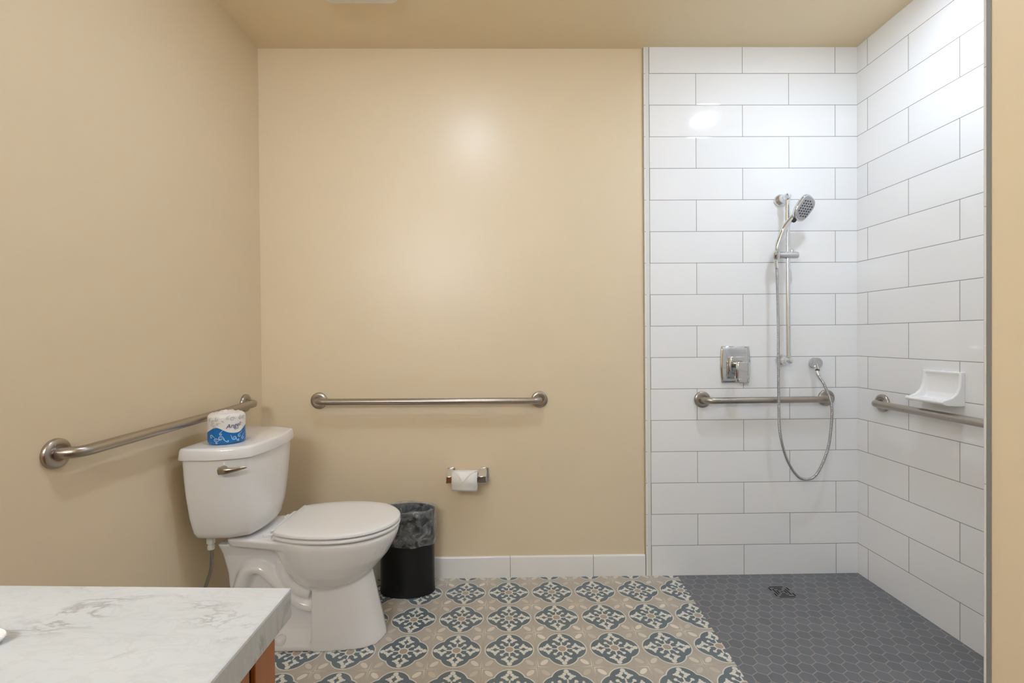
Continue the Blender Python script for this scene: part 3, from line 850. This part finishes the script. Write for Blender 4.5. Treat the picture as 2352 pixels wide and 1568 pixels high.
# ------------------------------------------------------------------ ceiling fixtures
VF = thing('ceiling_vent', 'off-white rounded square exhaust vent on the ceiling over toilet', 'vent', (-.584, 1.82, ZC))
def rsq(h, z, r=.045): return [V((-.5835 + p[0], 1.8225 + p[1], z)) for p in rounded([(-h, -h), (h, -h), (h, h), (-h, h)], r, 6)]
bm = BM(); add_loft(bm, [rsq(.155, ZC - .0005), rsq(.156, ZC - .018), rsq(.153, ZC - .025), rsq(.145, ZC - .028)]); obj('cover', bm, white_plastic, VF)
bm = BM()
for k in range(-5, 6): add_box(bm, -.5835 - .09, -.5835 + .09, 1.8225 + k * .018 - .002, 1.8225 + k * .018 + .002, ZC - .0292, ZC - .0278)
obj('grille_slots', bm, Mat('grey_vent_slot', rough=.8, color=rgb(120, 118, 110)), VF)

def recessed(label, x, y, mat, r=.070):
    t = thing('recessed_light', label, 'ceiling light', (x, y, ZC), 'recessed ceiling lights')
    bm = BM(); add_lathe(bm, [(r + .002, -.002), (r + .004, -.006), (r + .012, -.006), (r + .018, -.0005)], Matrix.Translation((x, y, ZC)), 40)
    obj('trim_ring', bm, white_plastic, t)
    bm = BM(); add_lathe(bm, [(r, -.0065), (r, -.0085), (r * .6, -.0100)], Matrix.Translation((x, y, ZC)), 40)
    obj('lens', bm, mat, t)
recessed('recessed round ceiling light over the middle of the room', -.209, 1.325, lamp_mat('lamp_warm', (.76, .885, 1.09, 1), 150))
recessed('recessed round ceiling light inside the shower', 1.301, 1.555, lamp_mat('lamp_cool', (.74, .87, 1.05, 1), 168))
VL = thing('vanity_light', 'three-shade wall light over the vanity behind the camera', 'wall light', (-.80, YB, 2.05))
bm = BM(); add_box(bm, -1.12, -.44, YB, YB + .025, 2.0, 2.09); obj('backplate', bm, chrome_soft, VL, bevel=.004)
vm = lamp_mat('lamp_shade_glass', (.75, .885, 1.09, 1), 43)
for k in (-1, 0, 1):
    bm = BM(); add_lathe(bm, [(.045, 0), (.070, .02), (.085, .08), (.085, .15), (.070, .185), (.02, .19)], Matrix.Translation((-.78 + k * .235, YB + .12, 1.92)), 32)
    obj('lamp_shade', bm, vm, VL)
    bm = BM(); add_tube(bm, [(-.78 + k * .235, YB + .022, 2.045), (-.78 + k * .235, YB + .045, 2.045)], .01, 12); obj('arm', bm, chrome_soft, VL)

# ------------------------------------------------------------------ world, camera
w = bpy.data.worlds.new('world'); scene.world = w; w.use_nodes = True
w.node_tree.nodes['Background'].inputs[0].default_value = (1, .95, .88, 1)
w.node_tree.nodes['Background'].inputs[1].default_value = .3

f_px, yaw, pitch, roll = 1082.757, .0129, -.0078, .0077
r0 = V((math.cos(yaw), -math.sin(yaw), 0)); f0 = V((math.sin(yaw), math.cos(yaw), 0)); z_ = V((0, 0, 1))
u1 = z_ * math.cos(pitch) - f0 * math.sin(pitch); F = f0 * math.cos(pitch) + z_ * math.sin(pitch)
Rt = r0 * math.cos(roll) - u1 * math.sin(roll); Up = r0 * math.sin(roll) + u1 * math.cos(roll)
cam = bpy.data.cameras.new('camera'); co = bpy.data.objects.new('camera', cam); COL.objects.link(co)
Mx = Matrix((Rt, Up, -F)).transposed().to_4x4(); Mx.translation = V((0, 0, HC)); co.matrix_world = Mx
cam.sensor_fit = 'HORIZONTAL'; cam.sensor_width = 36; cam.lens = f_px / 2352 * 36; cam.clip_start = .02
scene.camera = co
vs = scene.view_settings; vs.view_transform = 'Standard'; vs.look = 'None'; vs.gamma = 1; vs.exposure = 0.07; vs.use_curve_mapping = False
scene.cycles.max_bounces = 14; scene.cycles.diffuse_bounces = 8; scene.cycles.glossy_bounces = 6; scene.cycles.transparent_max_bounces = 16
